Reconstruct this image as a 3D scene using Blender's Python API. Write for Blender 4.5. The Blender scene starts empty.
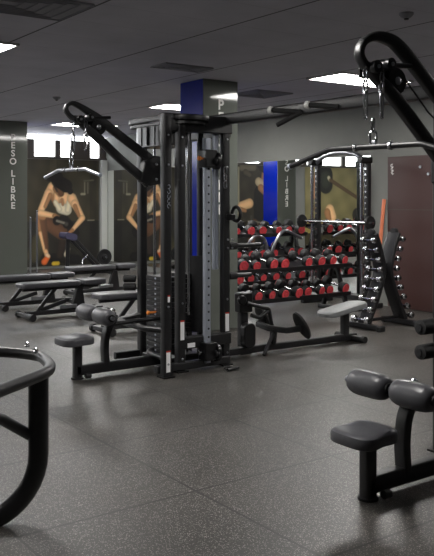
import bpy, bmesh, math, random
from mathutils import Vector, Matrix
random.seed(7)
SC = bpy.context.scene
COL = SC.collection
PI = math.pi
H = 1.57            # eye height
CEIL = 2.97
XE = 8.8            # mirror wall plane (x)
YN = 16.6           # mural wall plane (y)

# ------------------------------------------------------------------ materials
def lin(c):
    c = c / 255.0
    return c / 12.92 if c <= 0.04045 else ((c + 0.055) / 1.055) ** 2.4
def rgb(r, g, b): return (lin(r), lin(g), lin(b), 1.0)

def mat(name, col, rough=0.5, metal=0.0, var=0.0, scale=20.0, bump=0.0, spec=0.5, coat=0.0):
    m = bpy.data.materials.new(name); m.use_nodes = True
    nt = m.node_tree; b = nt.nodes['Principled BSDF']
    b.inputs['Base Color'].default_value = col
    b.inputs['Roughness'].default_value = rough
    b.inputs['Metallic'].default_value = metal
    b.inputs['Specular IOR Level'].default_value = spec
    b.inputs['Coat Weight'].default_value = coat
    tc = nt.nodes.new('ShaderNodeTexCoord')
    nz = nt.nodes.new('ShaderNodeTexNoise'); nz.inputs['Scale'].default_value = scale; nz.inputs['Detail'].default_value = 4
    nt.links.new(tc.outputs['Object'], nz.inputs['Vector'])
    if var > 0:
        r = nt.nodes.new('ShaderNodeValToRGB')
        r.color_ramp.elements[0].position = 0.3; r.color_ramp.elements[1].position = 0.7
        r.color_ramp.elements[0].color = tuple(c * (1 - var) for c in col[:3]) + (1,)
        r.color_ramp.elements[1].color = tuple(min(1, c * (1 + var)) for c in col[:3]) + (1,)
        nt.links.new(nz.outputs['Fac'], r.inputs['Fac'])
        nt.links.new(r.outputs['Color'], b.inputs['Base Color'])
    if bump > 0:
        bp = nt.nodes.new('ShaderNodeBump'); bp.inputs['Strength'].default_value = bump; bp.inputs['Distance'].default_value = 0.004
        nt.links.new(nz.outputs['Fac'], bp.inputs['Height']); nt.links.new(bp.outputs['Normal'], b.inputs['Normal'])
    return m

def emit(name, col, strength):
    m = bpy.data.materials.new(name); m.use_nodes = True
    b = m.node_tree.nodes['Principled BSDF']
    b.inputs['Base Color'].default_value = (0.8, 0.8, 0.8, 1)
    b.inputs['Emission Color'].default_value = col
    b.inputs['Emission Strength'].default_value = strength
    return m

def nd(nt, t, **kw):
    n = nt.nodes.new(t)
    for k, v in kw.items(): setattr(n, k, v)
    return n
def mth(nt, op, a, b=None):
    n = nd(nt, 'ShaderNodeMath', operation=op)
    for i, v in enumerate((a, b)):
        if v is None: continue
        if isinstance(v, (int, float)): n.inputs[i].default_value = v
        else: nt.links.new(v, n.inputs[i])
    return n.outputs[0]
def seam(nt, coord, off, period, half):
    t = mth(nt, 'SUBTRACT', coord, off)
    t = mth(nt, 'DIVIDE', t, period)
    t = mth(nt, 'ADD', t, 100.5)
    t = mth(nt, 'FRACT', t)
    t = mth(nt, 'SUBTRACT', t, 0.5)
    t = mth(nt, 'ABSOLUTE', t)
    return mth(nt, 'LESS_THAN', t, half / period)

def floor_material():
    m = mat('speckled_rubber', rgb(74, 72, 70), 0.46, spec=0.75)
    nt = m.node_tree; b = nt.nodes['Principled BSDF']
    tc = nd(nt, 'ShaderNodeTexCoord'); sp = nd(nt, 'ShaderNodeSeparateXYZ')
    nt.links.new(tc.outputs['Object'], sp.inputs[0])
    fine = nd(nt, 'ShaderNodeTexNoise'); fine.inputs['Scale'].default_value = 140; fine.inputs['Detail'].default_value = 2
    big = nd(nt, 'ShaderNodeTexNoise'); big.inputs['Scale'].default_value = 1.3; big.inputs['Detail'].default_value = 5
    vor = nd(nt, 'ShaderNodeTexVoronoi'); vor.inputs['Scale'].default_value = 170
    for n in (fine, big, vor): nt.links.new(tc.outputs['Object'], n.inputs['Vector'])
    r = nd(nt, 'ShaderNodeValToRGB'); e = r.color_ramp.elements
    e[0].position = 0.3; e[0].color = rgb(42, 40, 37); e[1].position = 0.7; e[1].color = rgb(57, 54, 51)
    nt.links.new(big.outputs['Fac'], r.inputs['Fac'])
    # coloured rubber granules: bright flecks where the cell's own random value is high
    sepc = nd(nt, 'ShaderNodeSeparateColor'); nt.links.new(vor.outputs['Color'], sepc.inputs[0])
    hi = mth(nt, 'GREATER_THAN', sepc.outputs[0], 0.70)
    near = mth(nt, 'LESS_THAN', vor.outputs['Distance'], 0.42)
    fl = mth(nt, 'MULTIPLY', hi, near)
    mx = nd(nt, 'ShaderNodeMix', data_type='RGBA'); mx.inputs[7].default_value = rgb(156, 152, 146)
    nt.links.new(mth(nt, 'MULTIPLY', fl, 0.9), mx.inputs[0]); nt.links.new(r.outputs['Color'], mx.inputs[6])
    mul = nd(nt, 'ShaderNodeMix', data_type='RGBA', blend_type='MULTIPLY'); mul.inputs[0].default_value = 0.5
    nt.links.new(mx.outputs[2], mul.inputs[6]); nt.links.new(fine.outputs['Color'], mul.inputs[7])
    lines = mth(nt, 'MAXIMUM', seam(nt, sp.outputs[0], 0.42, 1.0, 0.008), seam(nt, sp.outputs[1], 0.55, 1.0, 0.008))
    m2 = nd(nt, 'ShaderNodeMix', data_type='RGBA'); m2.inputs[7].default_value = rgb(18, 17, 16)
    nt.links.new(mth(nt, 'MULTIPLY', lines, 0.9), m2.inputs[0]); nt.links.new(mx.outputs[2], m2.inputs[6])
    nt.links.new(m2.outputs[2], b.inputs['Base Color'])
    bp = nd(nt, 'ShaderNodeBump'); bp.inputs['Strength'].default_value = 0.35; bp.inputs['Distance'].default_value = 0.003
    nt.links.new(fine.outputs['Fac'], bp.inputs['Height']); nt.links.new(bp.outputs['Normal'], b.inputs['Normal'])
    rr = nd(nt, 'ShaderNodeMapRange'); rr.inputs[3].default_value = 0.30; rr.inputs[4].default_value = 0.5
    nt.links.new(big.outputs['Fac'], rr.inputs[0]); nt.links.new(rr.outputs[0], b.inputs['Roughness'])
    return m

def ceiling_material():
    m = mat('ceiling_tiles', rgb(150, 148, 148), 0.9, spec=0.15)
    nt = m.node_tree; b = nt.nodes['Principled BSDF']
    tc = nd(nt, 'ShaderNodeTexCoord'); sp = nd(nt, 'ShaderNodeSeparateXYZ')
    nt.links.new(tc.outputs['Object'], sp.inputs[0])
    nz = nd(nt, 'ShaderNodeTexNoise'); nz.inputs['Scale'].default_value = 2.0; nz.inputs['Detail'].default_value = 5
    nt.links.new(tc.outputs['Object'], nz.inputs['Vector'])
    r = nd(nt, 'ShaderNodeValToRGB'); e = r.color_ramp.elements
    e[0].position = 0.3; e[0].color = rgb(186, 186, 196); e[1].position = 0.7; e[1].color = rgb(198, 197, 207)
    nt.links.new(nz.outputs['Fac'], r.inputs['Fac'])
    l1 = seam(nt, sp.outputs[0], 0.3, 1.2, 0.010)
    l2 = mth(nt, 'MULTIPLY', seam(nt, sp.outputs[1], 0.37, 0.6, 0.006), 0.16)
    l = mth(nt, 'MAXIMUM', mth(nt, 'MULTIPLY', l1, 0.8), l2)
    mx = nd(nt, 'ShaderNodeMix', data_type='RGBA'); mx.inputs[7].default_value = rgb(45, 45, 48)
    nt.links.new(l, mx.inputs[0]); nt.links.new(r.outputs['Color'], mx.inputs[6])
    nt.links.new(mx.outputs[2], b.inputs['Base Color'])
    return m

M = {}
M['floor'] = floor_material()
M['ceiling'] = ceiling_material()
M['wall'] = mat('painted_wall', rgb(122, 123, 119), 0.8, var=0.05, scale=3, bump=0.05)
M['wall_pale'] = mat('pale_paint', rgb(150, 152, 156), 0.8, var=0.04, scale=3)
M['clad'] = mat('grey_gloss_cladding', rgb(102, 106, 100), 0.07, 0.0, var=0.04, scale=1.2)
M['blue'] = mat('blue_gloss_panel', rgb(6, 30, 140), 0.16, var=0.08, scale=1.5, spec=0.4)
M['white'] = mat('white_vinyl', rgb(242, 242, 238), 0.5)
M['black'] = mat('black_powder_coat', rgb(29, 29, 31), 0.38, var=0.12, scale=60, bump=0.04)
M['blackgloss'] = mat('black_plastic', rgb(18, 18, 20), 0.28)
M['rubber'] = mat('black_rubber', rgb(24, 24, 25), 0.55, bump=0.1, scale=120)
M['foam'] = mat('black_foam', rgb(28, 28, 29), 0.75, bump=0.2, scale=150)
M['vinyl'] = mat('grey_upholstery', rgb(70, 70, 74), 0.36, var=0.08, scale=40, bump=0.06)
M['vinyl_lt'] = mat('light_grey_upholstery', rgb(128, 130, 131), 0.38, var=0.06, scale=30)
M['chrome'] = mat('chrome', rgb(205, 206, 210), 0.16, 1.0)
M['steel'] = mat('brushed_steel', rgb(170, 172, 178), 0.32, 1.0, var=0.05, scale=90)
M['silver'] = mat('silver_paint', rgb(170, 176, 188), 0.35, 0.4)
M['iron'] = mat('dark_iron', rgb(34, 34, 36), 0.45, 0.3, var=0.15, scale=50)
M['red'] = mat('red_urethane', rgb(214, 74, 80), 0.45, var=0.08, scale=60)
M['maroon'] = mat('maroon_board', rgb(66, 43, 40), 0.45, var=0.06, scale=1.6)
M['orange'] = mat('orange_plastic', rgb(226, 130, 50), 0.45)
M['label'] = mat('label_paper', rgb(242, 242, 244), 0.5)
M['warnred'] = mat('warning_red', rgb(190, 60, 50), 0.5)
M['salmon'] = mat('orange_wood', rgb(205, 112, 74), 0.5, var=0.1, scale=8)
M['purple'] = mat('violet_vinyl', rgb(60, 58, 82), 0.4)
M['mirror'] = mat('mirror_silver', (0.80, 0.82, 0.80, 1), 0.0, 1.0)
M['trimsteel'] = mat('corner_trim', rgb(206, 208, 202), 0.4, 0.1)
M['lampframe'] = mat('lamp_frame', rgb(190, 190, 190), 0.5)
M['lamp'] = emit('lamp_diffuser', (1.0, 0.97, 0.93, 1), 22.0)
M['daylight'] = emit('daylight_pane', (0.93, 0.97, 1.0, 1), 5.0)
M['mullion'] = mat('dark_mullion', rgb(70, 64, 58), 0.5)
M['ventdark'] = mat('vent_dark', rgb(140, 140, 146), 0.7)
M['cable'] = mat('black_cable', rgb(24, 24, 25), 0.5)

# ------------------------------------------------------------------ builders
ORG = {}
def tag(o, label=None, cat=None, group=None, kind=None):
    if label: o['label'] = label
    if cat: o['category'] = cat
    if group: o['group'] = group
    if kind: o['kind'] = kind
    return o
def thing(name, label, cat, loc=(0, 0, 0), rz=0.0, group=None, local=False):
    """An Empty at the thing's base. local=True: its parts are given in the thing's own coordinates."""
    o = bpy.data.objects.new(name, None); COL.objects.link(o)
    o.empty_display_size = 0.1
    o.location = loc; o.rotation_euler = (0, 0, rz)
    ORG[o.name] = Vector((0, 0, 0)) if local else Vector(loc)
    return tag(o, label, cat, group)

class MB:
    def __init__(s): s.bm = bmesh.new()
    def box(s, c, d, rot=None, taper=None):
        x, y, z = (v / 2 for v in d); vs = []
        for i in (-1, 1):
            for j in (-1, 1):
                for k in (-1, 1):
                    t = taper if (taper and k > 0) else 1.0
                    v = Vector((i * x * t, j * y * t, k * z))
                    if rot: v = rot @ v
                    vs.append(s.bm.verts.new(v + Vector(c)))
        for f in ((0, 1, 3, 2), (4, 6, 7, 5), (0, 4, 5, 1), (2, 3, 7, 6), (0, 2, 6, 4), (1, 5, 7, 3)):
            s.bm.faces.new([vs[i] for i in f])
        return s
    def span(s, a, b): return s.box([(a[i] + b[i]) / 2 for i in range(3)], [abs(b[i] - a[i]) for i in range(3)])
    def rings(s, rings, closed_path=False, caps=True):
        R = [[s.bm.verts.new(v) for v in r] for r in rings]; n = len(R[0])
        m = len(R)
        for i in range(m if closed_path else m - 1):
            a, b = R[i], R[(i + 1) % m]
            for j in range(n):
                k = (j + 1) % n
                try: s.bm.faces.new((a[j], a[k], b[k], b[j]))
                except ValueError: pass
        if caps and not closed_path:
            s.bm.faces.new(list(reversed(R[0]))); s.bm.faces.new(R[-1])
        return s
    def sweep(s, path, prof, normal=None, closed=False, caps=True, thick=None):
        """prof: (along normal, along binormal). normal: fixed direction for planar paths."""
        P = [Vector(p) for p in path]; n = len(P); rs = []
        up = Vector(normal) if normal else None
        prev = None
        for i in range(n):
            if closed: t = (P[(i + 1) % n] - P[i - 1])
            elif i == 0: t = P[1] - P[0]
            elif i == n - 1: t = P[-1] - P[-2]
            else: t = (P[i + 1] - P[i]).normalized() + (P[i] - P[i - 1]).normalized()
            t.normalize()
            if up is not None: nn = (up - t * up.dot(t)).normalized()
            elif prev is None:
                a = Vector((0, 0, 1)) if abs(t.z) < 0.9 else Vector((1, 0, 0))
                nn = (a - t * a.dot(t)).normalized()
            else: nn = (prev - t * prev.dot(t)).normalized()
            prev = nn
            bb = t.cross(nn)
            k = 1.0
            if not closed and 0 < i < n - 1:
                co = (P[i + 1] - P[i]).normalized().dot(t); k = 1 / max(0.6, co)
            rs.append([P[i] + nn * (a * (1 if up is not None else k)) + bb * (b * k * (thick[i] if thick else 1.0)) for a, b in prof])
        return s.rings(rs, closed, caps)
    def tube(s, path, r, seg=12, closed=False, normal=None):
        prof = [(r * math.cos(2 * PI * i / seg), r * math.sin(2 * PI * i / seg)) for i in range(seg)]
        return s.sweep(path, prof, normal, closed)
    def cyl(s, a, b, r0, r1=None, seg=20):
        return s.lathe([(r0, 0.0), (r1 if r1 is not None else r0, 1.0)], a, b, seg, unit=True)
    def lathe(s, prof, a, b, seg=24, unit=False):
        """prof: (radius, distance along a->b)"""
        A, B = Vector(a), Vector(b); ax = B - A; L = ax.length; ax.normalize()
        h = Vector((0, 0, 1)) if abs(ax.z) < 0.9 else Vector((1, 0, 0))
        u = (h - ax * h.dot(ax)).normalized(); v = ax.cross(u)
        rs = []
        for r, t in prof:
            c = A + ax * (t * L if unit else t)
            rs.append([c + u * (r * math.cos(2 * PI * i / seg)) + v * (r * math.sin(2 * PI * i / seg)) for i in range(seg)])
        return s.rings(rs)
    def prism(s, poly, a, b, fn):
        """poly: 2-D outline; fn(p, t) -> 3-D, t in (a, b)"""
        return s.rings([[Vector(fn(p, a)) for p in poly], [Vector(fn(p, b)) for p in poly]])
    def mark(s): s.nf = len(s.bm.faces)
    def build(s, name, m, parent=None, bevel=0.0, seg=2, smooth=True, m2=None):
        bmesh.ops.recalc_face_normals(s.bm, faces=s.bm.faces)
        if parent is not None:
            root = parent
            while root.parent: root = root.parent
            off = ORG.get(root.name, Vector((0, 0, 0)))
            if off.length > 0: bmesh.ops.translate(s.bm, vec=-off, verts=s.bm.verts)
        me = bpy.data.meshes.new(name); s.bm.to_mesh(me); s.bm.free()
        if smooth:
            for p in me.polygons: p.use_smooth = True
            me.set_sharp_from_angle(angle=math.radians(38))
        me.materials.append(m)
        if m2:
            me.materials.append(m2)
            for p in me.polygons[s.nf:]: p.material_index = 1
        o = bpy.data.objects.new(name, me); COL.objects.link(o)
        if parent is not None: o.parent = parent
        if bevel > 0:
            bv = o.modifiers.new('bevel', 'BEVEL'); bv.width = bevel; bv.segments = seg; bv.limit_method = 'ANGLE'; bv.angle_limit = math.radians(40)
            bv.harden_normals = False
        return o

def rrect(w, h, r, seg=4):
    out = []
    for cx, cy, a0 in ((w / 2 - r, h / 2 - r, 0), (-w / 2 + r, h / 2 - r, 90), (-w / 2 + r, -h / 2 + r, 180), (w / 2 - r, -h / 2 + r, 270)):
        for i in range(seg + 1):
            a = math.radians(a0 + 90 * i / seg); out.append((cx + r * math.cos(a), cy + r * math.sin(a)))
    return out
def fillet(pts, r, seg=6):
    P = [Vector(p) for p in pts]; out = [P[0]]
    for i in range(1, len(P) - 1):
        a = (P[i - 1] - P[i]); b = (P[i + 1] - P[i])
        la, lb = a.length, b.length; a.normalize(); b.normalize()
        ang = a.angle(b); d = min(r / math.tan(ang / 2), la * .49, lb * .49)
        s, e = P[i] + a * d, P[i] + b * d
        for k in range(seg + 1):
            t = k / seg; out.append((1 - t) ** 2 * s + 2 * t * (1 - t) * P[i] + t * t * e)
    out.append(P[-1]); return out
def spline(pts, n=5):
    P = [Vector(p) for p in pts]; out = []
    for i in range(len(P) - 1):
        p0 = P[i - 1] if i else P[0] * 2 - P[1]; p1, p2 = P[i], P[i + 1]
        p3 = P[i + 2] if i + 2 < len(P) else P[-1] * 2 - P[-2]
        for k in range(n):
            t = k / n
            out.append(0.5 * ((2 * p1) + (p2 - p0) * t + (2 * p0 - 5 * p1 + 4 * p2 - p3) * t * t + (3 * p1 - p0 - 3 * p2 + p3) * t ** 3))
    out.append(P[-1]); return out
def dup(root, loc, rz=None, label=None, group=None, scale=None):
    r = root.copy(); COL.objects.link(r); r.location = loc
    if rz is not None: r.rotation_euler = (0, 0, rz)
    if label: r['label'] = label
    if group: r['group'] = group
    if scale: r.scale = (scale,) * 3
    for ch in list(root.children):
        c = ch.copy(); COL.objects.link(c); c.parent = r
        for g in list(ch.children):
            d = g.copy(); COL.objects.link(d); d.parent = c
    return r
def text_obj(name, body, size, m, parent, loc, rot, extrude=0.002):
    cu = bpy.data.curves.new(name, 'FONT'); cu.body = body; cu.size = size; cu.extrude = extrude; cu.offset = .0035
    cu.align_x = 'CENTER'; cu.align_y = 'CENTER'
    t = bpy.data.objects.new(name, cu); COL.objects.link(t)
    bpy.context.view_layer.update()
    me = bpy.data.meshes.new_from_object(t.evaluated_get(bpy.context.evaluated_depsgraph_get()))
    bpy.data.objects.remove(t)
    me.materials.clear(); me.materials.append(m)
    me.transform(Matrix.Translation(Vector(loc)) @ rot.to_4x4())
    root = parent
    while root.parent: root = root.parent
    me.transform(Matrix.Translation(-ORG.get(root.name, Vector((0, 0, 0)))))
    o = bpy.data.objects.new(name, me); COL.objects.link(o); o.parent = parent
    return o
def struct(o): o['kind'] = 'structure'; return o
ORD = ['first', 'second', 'third', 'fourth', 'fifth', 'sixth', 'seventh', 'eighth', 'ninth', 'tenth', 'eleventh', 'twelfth']
def sq(w, t=None): t = w if t is None else t; return rrect(w, t, min(w, t) * .18, 3)

# ------------------------------------------------------------------ the room
X0, Y0 = -5.0, -3.5
struct(MB().span((X0, Y0, -0.1), (XE, YN, 0)).build('floor', M['floor'], smooth=False))
struct(MB().span((X0, Y0, CEIL), (XE, YN, CEIL + .1)).build('ceiling', M['ceiling'], smooth=False))
struct(MB().span((XE, Y0 - .2, 0), (XE + .2, YN + .2, CEIL)).build('wall_east', M['wall'], smooth=False))
struct(MB().span((X0 - .2, Y0 - .2, 0), (X0, YN + .2, CEIL)).build('wall_west', M['wall'], smooth=False))
struct(MB().span((X0, Y0 - .2, 0), (XE, Y0, CEIL)).build('wall_south', M['wall'], smooth=False))
# mural wall: solid below the strip of windows
SILL = 2.49
struct(MB().span((X0, YN, 0), (XE, YN + .2, SILL)).build('wall_north', M['wall'], smooth=False))
struct(MB().span((X0, YN - .02, SILL - .05), (XE, YN, SILL)).build('trim_1', M['mullion'], smooth=False))
# windows with their mullions
wx = [(-4.9, -3.5), (-3.4, -2.0), (-1.9, -0.5), (-0.3, 1.0), (1.15, 2.5), (2.65, 4.0), (4.15, 5.4), (5.5, 6.75), (7.04, 7.54), (7.66, 7.92), (8.40, 8.64)]
for i, (a, b) in enumerate(wx):
    w = struct(MB().span((a, YN + .10, SILL), (b, YN + .12, CEIL - .10)).build('window_%d' % (i + 1), M['daylight'], smooth=False))
e = [X0] + [v for ab in wx for v in ab] + [XE]
for k in range(0, len(e), 2):
    struct(MB().span((e[k], YN + .02, SILL), (e[k + 1], YN + .2, CEIL - .10)).build('trim_%d' % (k // 2 + 2), M['mullion'], smooth=False))
struct(MB().span((X0, YN + .05, CEIL - .10), (XE, YN + .15, CEIL)).build('window_12', M['daylight'], smooth=False))
# corner trim beside the mirror
struct(MB().span((8.63, YN - .10, 0), (8.785, YN, SILL - .05)).build('trim_20', M['trimsteel'], bevel=.01))

# maroon door leaf set in the mirror wall
d = struct(MB().span((XE - .03, 5.6, 0.01), (XE, 7.946, 2.16)).build('door_1', M['maroon'], bevel=.004))
MB().span((XE - .034, 5.6, 1.40), (XE - .03, 7.946, 1.412)).build('seam', M['mullion'], d, smooth=False)
for yy in (7.34, 7.20):
    MB().cyl((XE - .05, yy, 2.0 if yy > 7.3 else 1.9), (XE - .03, yy, 2.0 if yy > 7.3 else 1.9), .02).build('screw_cap', M['steel'], d)
mk = MB()
for (yy, z0) in ((7.855, 2.035), (7.85, 1.985), (7.845, 1.935)):
    mk.tube([(XE - .033, yy + .028 * math.cos(a), z0 + .022 * math.sin(a)) for a in [i * PI / 5 - 2.4 for i in range(8)]], .005, 6)
mk.tube([(XE - .033, 7.85, 1.90), (XE - .033, 7.86, 2.06)], .004, 6)
mk.build('emblem', M['white'], d)
# the tall mirror
mir = MB().span((XE - .012, 8.30, 0.12), (XE, YN - .02, 2.20)).build('wall_mirror', M['mirror'], smooth=False)
tag(mir, 'tall frameless mirror covering the back wall behind the dumbbell racks', 'mirror')

# ------------------------------------------------------------------ square columns
ROTS = Matrix.Rotation(PI / 2, 3, 'X')              # upright text that faces -y
def column(label, x0, x1, y0, y1, last=False):
    t = thing('column', label, 'column', ((x0 + x1) / 2, (y0 + y1) / 2, 0))
    MB().span((x0, y0, 0), (x1, y1, CEIL)).build('column_core', M['wall'], t, smooth=False)
    MB().span((x0 - .012, y0 - .012, 0.005), (x1 + .012, y0, CEIL - .004)).build('grey_panel', M['clad'], t, bevel=.003)
    MB().span((x0 - .012, y0, 0.005), (x0, y1, CEIL - .004)).build('blue_panel', M['blue'], t, bevel=.003)
    MB().span((x1, y0, 0.005), (x1 + .012, y1, CEIL - .004)).build('blue_panel', M['blue'], t, bevel=.003)
    z = 2.67
    for ch in 'PESO LIBRE':
        if ch != ' ':
            g = text_obj('letter', ch, .165, M['white'], t, ((x0 + x1) / 2, y0 - .0145, z), ROTS)
            g['label'] = 'white letter ' + ch
        z -= .146 if ch != ' ' else .075
    return t
column('square column with blue side behind the cable machine, white vertical lettering', 5.36, 5.84, 7.70, 8.18)
column('grey column lettered PESO LIBRE at the left edge beside the benches', 5.25, 5.775, 14.0, 14.5)

# ------------------------------------------------------------------ printed murals (flat wall graphics)
def seg_d(px, py, a, b):
    dx, dy = b[0] - a[0], b[1] - a[1]; L = dx * dx + dy * dy or 1e-9
    t = max(0, min(1, ((px - a[0]) * dx + (py - a[1]) * dy) / L))
    qx, qy = a[0] + dx * t, a[1] + dy * t
    return math.hypot(px - qx, py - qy), t
def mural(label, x0, x1, z0, z1, bg, shapes, n=110):
    """shapes: list of (a, b, ra, rb, colour) capsules in wall metres from the mural's lower left corner"""
    W, Hh = x1 - x0, z1 - z0; m_ = int(n * Hh / W)
    bm = bmesh.new(); lay = bm.loops.layers.float_color.new('Print')
    V = [[bm.verts.new((i * W / n - W / 2, 0, j * Hh / m_)) for i in range(n + 1)] for j in range(m_ + 1)]
    colr = {}
    for j in range(m_ + 1):
        for i in range(n + 1):
            px, pz = i * W / n, j * Hh / m_
            c = list(bg(px / W, pz / Hh))
            for a, b, ra, rb, k in shapes:
                dd, t = seg_d(px, pz, a, b); r = ra + (rb - ra) * t
                w = max(0, min(1, (r - dd) / .024 + .5))
                if w > 0:
                    sh = .84 + .24 * max(0, 1 - (dd / r) ** 2)
                    c = [c[q] * (1 - w) + k[q] * sh * w for q in range(3)]
            colr[(i, j)] = (lin(min(255, c[0])), lin(min(255, c[1])), lin(min(255, c[2])), 1)
    for j in range(m_):
        for i in range(n):
            f = bm.faces.new((V[j][i], V[j][i + 1], V[j + 1][i + 1], V[j + 1][i]))
            for lp, ij in zip(f.loops, ((i, j), (i + 1, j), (i + 1, j + 1), (i, j + 1))): lp[lay] = colr[ij]
    me = bpy.data.meshes.new('wall_mural'); bm.to_mesh(me); bm.free()
    mm = mat('mural_print', (.1, .1, .1, 1), 0.45); nt = mm.node_tree
    at = nd(nt, 'ShaderNodeVertexColor', layer_name='Print')
    nt.links.new(at.outputs['Color'], nt.nodes['Principled BSDF'].inputs['Base Color'])
    me.materials.append(mm)
    o = bpy.data.objects.new('wall_mural', me); COL.objects.link(o); o.location = ((x0 + x1) / 2, YN - .014, z0)
    so = o.modifiers.new('board', 'SOLIDIFY'); so.thickness = .01; so.offset = -1
    return tag(o, label, 'mural')
def nz2(x, z): return math.sin(x * 23 + z * 7) * math.sin(z * 19 - x * 5)
def bg1(x, z):
    base = (62, 57, 42) if z > .42 else (44, 42, 36)
    k = 1 + .12 * nz2(x, z)
    if abs(x - .92) < .05: k *= .8
    if .30 < x < .40 and z > .7: k *= 1.25
    return [v * k for v in base]
SK, SKD, DK, WT = (238, 190, 138), (104, 72, 50), (24, 20, 18), (226, 214, 184)
SH = (168, 120, 80)
OR, PLT = (232, 112, 52), (36, 34, 34)
MUR1 = [
    # gym kit in the print's background
    ((1.38, 1.62), (1.38, 1.86), .018, .018, (120, 116, 96)), ((1.46, 1.62), (1.46, 1.86), .018, .018, (104, 100, 84)), ((1.30, 1.60), (1.38, 1.60), .03, .03, (150, 146, 122)),
    ((1.46, 1.00), (1.62, 1.00), .014, .014, (140, 136, 116)), ((1.36, 1.90), (1.60, 1.92), .02, .02, (90, 88, 72)), ((.16, .25), (.30, .55), .16, .20, (76, 72, 54)),
    ((.60, .18), (1.20, .12), .10, .10, (26, 25, 24)), ((.62, .05), (.72, .05), .05, .05, (206, 176, 52)),
    # far leg and shorts
    ((.80, .72), (1.06, .66), .15, .13, (40, 33, 30)), ((.86, .98), (1.08, .72), .15, .16, (28, 24, 24)), ((.84, .60), (.76, .22), .10, .07, (52, 42, 36)),
    # near leg: shaded thigh and shin with a lit outer edge
    ((.36, 1.02), (.80, .74), .135, .16, SKD), ((.33, 1.00), (.44, .34), .125, .065, SKD), ((.24, 1.06), (.30, .72), .045, .04, SH), ((.30, .74), (.40, .34), .04, .03, SK),
    ((.30, 1.10), (.38, 1.08), .07, .06, SH), ((.43, .33), (.46, .24), .05, .05, SK),
    # torso
    ((.66, 1.62), (.80, 1.40), .17, .17, SH), ((.78, 1.60), (.98, 1.46), .13, .15, SK), ((.70, 1.60), (.68, 1.38), .07, .06, SK),
    ((.80, 1.28), (.94, 1.24), .12, .12, WT), ((.66, 1.42), (.76, 1.26), .05, .06, WT), ((1.0, 1.42), (.96, 1.24), .07, .07, WT), ((.82, 1.47), (.84, 1.36), .04, .03, SH),
    # arms
    ((1.06, 1.50), (1.13, 1.38), .12, .105, SK), ((1.13, 1.38), (1.32, 1.06), .095, .07, SK), ((1.14, 1.33), (1.24, 1.10), .05, .04, SH), ((1.32, 1.05), (1.08, .79), .07, .045, SK),
    ((1.07, .78), (1.01, .74), .045, .04, SH),
    ((.58, 1.76), (.50, 1.60), .10, .10, SK), ((.50, 1.62), (.31, 1.22), .095, .075, SK), ((.54, 1.58), (.42, 1.32), .05, .04, SH), ((.30, 1.18), (.64, 1.11), .075, .055, SK),
    ((.64, 1.11), (.72, 1.08), .055, .045, SH),
    # dumbbell in the hand
    ((.70, 1.00), (.70, 1.01), .10, .10, DK), ((.94, .92), (.94, .93), .10, .10, DK), ((.70, 1.0), (.94, .93), .03, .03, (130, 126, 112)), ((.93, .92), (.93, .925), .05, .05, (70, 68, 62)),
    # bowed head: neck, face in shade, dark hair and cap
    ((.70, 1.72), (.78, 1.62), .10, .09, SH), ((.76, 1.74), (.80, 1.62), .10, .075, SKD), ((.70, 1.90), (.92, 1.78), .14, .15, DK), ((.88, 1.84), (1.02, 1.66), .10, .07, DK),
    ((.50, 1.93), (.74, 1.99), .05, .10, DK), ((.60, 1.84), (.70, 1.66), .022, .02, (52, 44, 38)),
    # shoes
    ((.48, .20), (.40, .10), .06, .075, OR), ((.46, .25), (.50, .22), .045, .04, (240, 200, 160)), ((.97, .36), (.93, .24), .05, .065, WT),
]
mural('printed mural of a seated lifter bowed over a dumbbell, beside the grey column', 6.86, 8.60, 0.06, 2.43, bg1, MUR1)
def bg2(x, z): return [v * (1 + .15 * nz2(x, z)) for v in ((56, 50, 38) if z > .3 else (38, 36, 32))]
MUR2 = [((1.62, 2.30), (1.22, 2.32), .09, .10, (112, 104, 84)), ((1.49, 2.19), (1.35, 2.12), .08, .06, (84, 76, 58)), ((1.72, 2.3), (1.72, 1.0), .03, .03, (150, 144, 118)),
        ((.95, 1.62), (.88, .60), .26, .34, (26, 24, 23)), ((1.2, .8), (1.35, .2), .16, .10, SKD), ((.7, .8), (.6, .2), .16, .10, (46, 38, 32)),
        ((.80, 2.18), (.86, 1.98), .14, .12, SH), ((.78, 2.20), (.80, 2.06), .07, .06, SK), ((1.05, 1.94), (.81, 1.80), .12, .14, (200, 178, 140)), ((.98, 1.78), (.82, 1.66), .10, .10, SH),
        ((.93, 2.34), (.82, 2.30), .13, .14, DK), ((1.62, 1.30), (1.36, 1.37), .12, .13, SK), ((1.66, 1.22), (1.5, 1.18), .06, .05, SH), ((.67, 1.6), (.60, 1.32), .08, .05, SK),
        ((1.4, .9), (1.0, .86), .03, .03, (120, 116, 104)), ((1.3, 1.02), (1.3, .8), .05, .05, (70, 66, 58))]
mural('mural of a figure in a white top, reflected beside the blue column', 3.2, 5.15, 0.06, 2.43, bg2, MUR2)
def bg3(x, z): return [v * (1 + .08 * nz2(x, z)) for v in ((128, 120, 80) if z > .35 else ((140, 126, 66) if z > .22 else (60, 54, 34)))]
MUR3 = [((1.92, 2.16), (1.92, 1.90), .27, .27, (32, 34, 30)), ((1.92, 2.10), (1.92, 1.96), .18, .18, (48, 52, 44)), ((1.80, 2.08), (1.76, 2.02), .06, .05, (196, 188, 160)),
        ((1.74, 2.02), (.60, 1.49), .055, .05, (84, 66, 46)), ((1.76, 1.16), (1.66, .98), .17, .15, SK), ((1.86, 1.10), (1.80, .90), .12, .1, SH),
        ((1.20, .84), (.60, .68), .09, .09, (44, 40, 34)), ((.66, 1.02), (.58, .6), .2, .2, (38, 36, 32)), ((2.25, 2.2), (2.3, 1.6), .1, .14, SH), ((2.2, 1.5), (2.3, 1.2), .1, .08, (120, 84, 50))]
mural('printed olive mural with a loaded bar, seen in the mirror through the smith machine', -0.1, 2.6, 0.06, 2.43, bg3, MUR3)

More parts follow.
